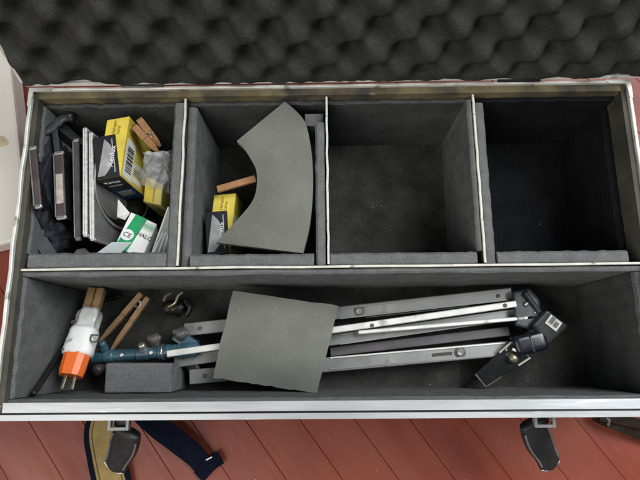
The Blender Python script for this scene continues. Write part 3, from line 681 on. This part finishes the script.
# blue joints at the left
axd = (P(170, 351, .06)-P(95, 357, .056)).normalized(); A = P(92, 357.5, .056); B = P(200, 347, .060); AL = (B-A).length
prof = []
for f, r in ((0, .004), (.01, .0066), (.12, .0068), (.13, .0075), (.2, .0075), (.21, .0066), (.42, .0066), (.43, .0078), (.52, .0078), (.53, .007), (.62, .007), (.63, .0086), (.72, .0086), (.73, .0074), (.8, .0074), (.81, .009), (.97, .009), (1, .005)): prof.append((r, f*AL))
obj('joint_sleeve', lathe(A, axd, prof, 20), M['blue'], tr, smooth=False)
obj('collar_ring', lathe(A+axd*AL*.66, axd, [(.0089, 0), (.0092, .0004), (.0092, .0016), (.0089, .0020)], 20), M['steel'], tr)
for f in (.3, .57, .86): obj('screw', lathe(A+axd*AL*f+Vector((0, 0, .0066)), (0, -.2, 1), [(.0022, 0), (.0026, .0016), (.0016, .0024), (.0003, .0024)], 10), M['steel'], tr)
def wing(c, ax, r, m, wd=.016):
    root = obj('wing_knob', lathe(c, ax, [(.003, -.006), (.0052, -.004), (.0054, .004), (r, .0052), (r*1.02, .010), (r*.85, .0125), (.001, .013)], 16), m, tr, smooth=True)
    s, u = frame_of(Vector(ax))
    obj('knob_wing', bar(Vector(c)-s*wd/2+Vector(ax)*.009, Vector(c)+s*wd/2+Vector(ax)*.009, .006, .006, .0024, seg=2), m, root, smooth=True); return root
wing(P(156, 344, .062), Vector((-.05, .75, .65)).normalized(), .0062, M['knob'])
wing(P(182, 338, .062), Vector((.05, .7, .7)).normalized(), .0072, M['knob'], .020)
wing(P(144, 351, .062), Vector((0, .6, .8)).normalized(), .0042, M['steel'], .008)
obj('joint_block', bar(P(176, 334, .056), P(196, 347, .056), .014, .018, .003, seg=2), M['blue'], tr)
obj('joint_block', bar(P(185, 352, .048), P(197, 372, .044), .014, .016, .003, seg=2), M['black'], tr)
wing(P(103, 366, .05), Vector((-.3, -.5, .8)).normalized(), .0065, M['purple'], .012)
wing(P(104, 349, .06), Vector((.1, .6, .8)).normalized(), .0042, M['blue'], .008)
# dark joint at the right
obj('joint_block', slab([P(*p, .068) for p in ((512, 291), (530, 288), (540, 300), (541, 318), (530, 330), (515, 326))], [P(*p, .030) for p in ((512, 291), (530, 288), (540, 300), (541, 318), (530, 330), (515, 326))], .003), mat('dark_blue_grey_plastic', (.010, .018, .024), .4, var=.3, vscale=80), tr)
obj('bolt', lathe(P(526, 304, .068), (0, 0, 1), [(.0030, 0), (.0034, .0014), (.002, .0026), (.0003, .003)], 12), M['steel'], tr, smooth=True)
obj('bolt', lathe(P(534, 313, .067), (.6, .2, .6), [(.002, 0), (.0024, .0018), (.0012, .0024)], 10), M['steel'], tr, smooth=True)
obj('joint_lever', bar(P(524, 292, .07), P(540, 314, .066), .006, .007, .002, seg=2), M['black'], tr)
# pan head: label block, ball housing, plate
h1 = [P(532, 325, .078), P(547.5, 309, .080), P(570, 326, .074), P(549, 346, .074)]
hb = obj('head_block', slab(h1, [p-Vector((0, 0, .034)) for p in h1], .004, 3), mat('charcoal_satin_plastic', (.020, .021, .023), .4, var=.3, vscale=60), tr)
hn = (h1[2]-h1[1]).cross(h1[3]-h1[2]).normalized(); hn = hn if hn.z > 0 else -hn
lx = (h1[2]-h1[1]).normalized(); ly = (h1[1]-h1[0]).normalized(); lo_ = P(546.5, 328.5, .078)+hn*.0012
hc = sum(h1, Vector())/4
lab0 = hc-lx*.0075-ly*.0005+hn*.0006
patch('white_label', M['torn_white'], hb, lab0, lx, ly, .0165, .0120, .0008)
patch('label_mark', M['print_grey'], hb, lab0+lx*.0022+ly*.0035+hn*.0006, lx, ly, .0050, .0080, .0008)
patch('label_mark', M['print_grey'], hb, lab0+lx*.0086+ly*.0030+hn*.0006, lx, ly, .0048, .0060, .0008)
obj('ball_housing', bar(P(512, 347, .064), P(545, 339, .066), .023, .022, .0075, seg=5), M['navy'], tr, smooth=True)
obj('housing_collar', bar(P(526, 336, .064), P(531, 353, .064), .0045, .0245, .0018, up=Vector((0, 0, 1)), seg=2), M['black'], tr, smooth=True)
obj('housing_neck', bar(P(527, 342, .058), P(540, 328, .062), .020, .024, .004, seg=2), M['black'], tr, smooth=True)
obj('clamp_bracket', bar(P(504, 354, .060), P(524, 342, .066), .012, .004, .001), M['knob'], tr)
pq = [P(475, 374, .052), P(485.5, 387, .052), P(531, 357, .066), P(512, 341.5, .066)]
pl = obj('clamp_plate', slab(pq, [p-Vector((0, 0, .007)) for p in pq], .0015, 2), M['black'], tr)
up3 = Vector((0, 0, .0006))
obj('plate_lip', tube([pq[0].lerp(pq[1], t)+up3*(1) for t in (0, .5, .95)]+[pq[1].lerp(pq[2], t)+up3 for t in (.04, .2, .35)], .0011, 8), M['knob'], pl)
obj('plate_lip', tube([pq[1].lerp(pq[2], t)+up3 for t in (.72, .98)], .0011, 8), M['div_edge'], pl)
obj('plate_lip', tube([pq[0].lerp(pq[3], t)+up3 for t in (.66, .98)], .0011, 8), M['div_edge'], pl)
obj('bolt', lathe(P(513, 358, .0655), Vector((-.1, .2, 1)), [(.0052, -.004), (.0056, .001), (.0042, .0032), (.0006, .0042)], 18), M['brass'], pl, smooth=True)
obj('bolt', lathe(P(506, 350, .065), (0, 0, 1), [(.0018, -.002), (.002, .001), (.0006, .002)], 10), M['brass'], pl, smooth=True)
obj('clamp_bar', bar(P(512, 349, .070), P(519, 352, .071), .003, .003, .0006), M['leg_white'], pl)

# grey foam sheet lying over the tripod
cor = [P(233, 290.7, .085), P(338.5, 306, .080), P(317, 393, .078), P(213.5, 378, .080)]
n = 32; bm = bmesh.new(); rt = []
for j in range(n+1):
    row = []
    for i in range(n+1):
        u, v = i/n, j/n; p = cor[0].lerp(cor[1], u).lerp(cor[3].lerp(cor[2], u), v)
        eu = .0016*noise.noise(Vector((v*4, 2, u*2)))*(1 if i in (0, n) else 0); ev = (.0016*noise.noise(Vector((u*5, 7, v*3)))+.0016*noise.noise(Vector((u*17, 3, v*3)))*.45*(j == n))*(1 if j in (0, n) else 0)
        z = .004*math.sin(math.pi*u)*math.sin(math.pi*v)+.0035*math.sin(math.pi*v*.9)+.0012*noise.noise(p*45)
        row.append(p+Vector((eu, ev, z)))
    rt.append(row)
rings = [row+[p-Vector((0, -.002*(j/n), .0095)) for p in row[::-1]] for j, row in enumerate(rt)]
loft(bm, rings); obj('foam_sheet', bm, M['foam_sheet'], None, 'square grey foam sheet lying across the folded tripod', 'foam sheet', smooth='auto')
# foam block
fb = [P(105.5, 363, .088), P(171.5, 363.5, .086), P(171, 392.5, .084), P(104, 393, .086)]
bm = slab(fb, [Vector((p.x, p.y, .0206)) for p in fb]); bevel(bm, .0018, 2); subdiv_noise(bm, 3, .0010, 60)
obj('foam_block', bm, M['foam_block'], None, 'rectangular grey foam block at the front left of the tripod', 'foam block')

# bundle: wooden pegs in clear, white and orange wraps with two pins
bu = thing('lamp_bundle', 'bundle of wooden pegs in clear, white and orange wraps with metal pins', 'lamp bundle', P(85, 350, .021))
axA, axB = P(97, 292, .060), P(66, 391, .100)
bd_ = (axB-axA).normalized(); bs, bu_up = frame_of(bd_); BL = (axB-axA).length
def bp(t, s, u): return axA+bd_*BL*t+bs*s+bu_up*u
def wrap(name, t0, t1, w0, w1, h, m, ridges, amp, label=None, n=36, steps=8, rough=0):
    rings = []
    for j in range(steps+1):
        f = j/steps; t = t0+(t1-t0)*f; w_ = w0+(w1-w0)*f; ends = .93 if j in (0, steps) else 1; ring = []
        for k in range(n):
            a = 2*math.pi*k/n; c, s_ = math.cos(a), math.sin(a)
            r = ends*(1+amp*math.cos(ridges*a))*(1+rough*noise.noise(Vector((c*2, s_*2, f*3+t0*9)))); pw = .75
            ring.append(bp(t, math.copysign(abs(c)**pw, c)*w_*r, math.copysign(abs(s_)**pw, s_)*h*r))
        rings.append(ring)
    bm = bmesh.new(); loft(bm, rings); return obj(name, bm, m, bu, label, smooth=True)
for sd in (-1, 1):
    obj('wooden_peg', bar(bp(-.03, sd*.0052-.0005, .002), bp(.40, sd*.0045, .0), .0088, .010, .0012), M['wood'], bu)
wrap('clear_wrap', .20, .47, .0116, .0138, .0105, M['tape_clear'], 5, .10, rough=.16)
sl_ = wrap('white_sleeve', .395, .665, .0150, .0166, .0125, M['tape_white'], 2, .02, rough=.04)
oc = wrap('orange_cap', .62, .865, .0142, .0130, .0118, M['orange'], 6, .035, n=10, steps=5)
oc.data.polygons.foreach_set('use_smooth', [False]*len(oc.data.polygons))
for sd in (-1, 1):
    obj('pin', bar(bp(.84, sd*.0048, 0), bp(.985, sd*.0055, -.001), .0030, .0036, .0006), M['brass'], bu)
lettering('D', .0150, M['print_dark'], sl_, bp(.475, -.0140, .0118), Vector((-.1, -.98, .25)), Vector((.98, -.1, 0)), stretch=1)
patch('print_mark', M['grey_print'], sl_, bp(.575, .0105, .0118), Vector((.97, .2, 0)), Vector((-.2, .97, 0)), .0065, .0026, .0012)
patch('print_mark', M['print_dark'], sl_, bp(.645, .0145, .0085), Vector((.97, .0, 0)), Vector((-.0, .97, 0)), .0075, .0016, .0016)
patch('print_mark', M['print_dark'], bu, bp(.385, .0120, .0098), Vector((.97, .2, 0)), Vector((-.2, .97, 0)), .0055, .0034, .0018)
# black cable along the left wall
cb = smooth_path([P(33, 394, .128), P(42, 381, .110), P(55, 360, .085), P(67, 341, .062), P(79, 322, .040), P(92, 304, .026), P(120, 296, .026)], 8)
obj('black_cable', tube(cb, .0031, 10), M['rubber'], None, 'black cable running along the left end of the front compartment', 'cable', smooth=True)
# small dark clamp behind the clothespin
cc = P(176, 305, .034)
cp = thing('wing_clamp', 'small dark metal clamp with pale wing screw behind the tripod joint', 'clamp', (cc.x, cc.y, .021))
blob('clamp_body', M['knob_dark'], cp, P(175, 308, .034), (.015, .010, .012), .35, 2.5, 5, 3)
bm = tube(smooth_path([P(168, 307, .046), P(175, 303, .05), P(178, 296, .05), P(183, 292, .048)], 5), [.002]*16, 8); obj('wing_screw', bm, M['brass'], cp, smooth=True)
bm = tube(smooth_path([P(164, 301, .044), P(166, 296, .046), P(172, 293, .044)], 5), .0022, 8); obj('clamp_jaw', bm, M['knob'], cp, smooth=True)
obj('clamp_jaw', tube(smooth_path([P(185, 300, .044), P(190, 308, .046), P(186, 316, .042)], 5), .003, 8), M['black'], cp, smooth=True)

bm = bmesh.new(); random.seed(3)
for (px, py) in ((356, 146), (362, 146), (373, 207), (376, 205), (371, 212), (379, 209), (381, 206), (365, 214), (410, 249), (416, 240), (540, 224), (400, 170), (390, 230), (440, 372), (430, 385), (598, 300)):
    c = P(px, py, .0212); r0 = random.uniform(.0003, .0009)
    vs = [bm.verts.new(c+Vector((r0*random.uniform(.5, 1.3)*math.cos(a), r0*random.uniform(.5, 1.3)*math.sin(a), 0))) for a in (0, 1.3, 2.4, 3.7, 5)]
    tp = bm.verts.new(c+Vector((0, 0, .0006)))
    for k in range(5): bm.faces.new((vs[k], vs[(k+1) % 5], tp))
obj('lint', bm, M['torn'], None, 'pale lint flecks scattered on the dark foam floor', 'lint', kind='stuff')
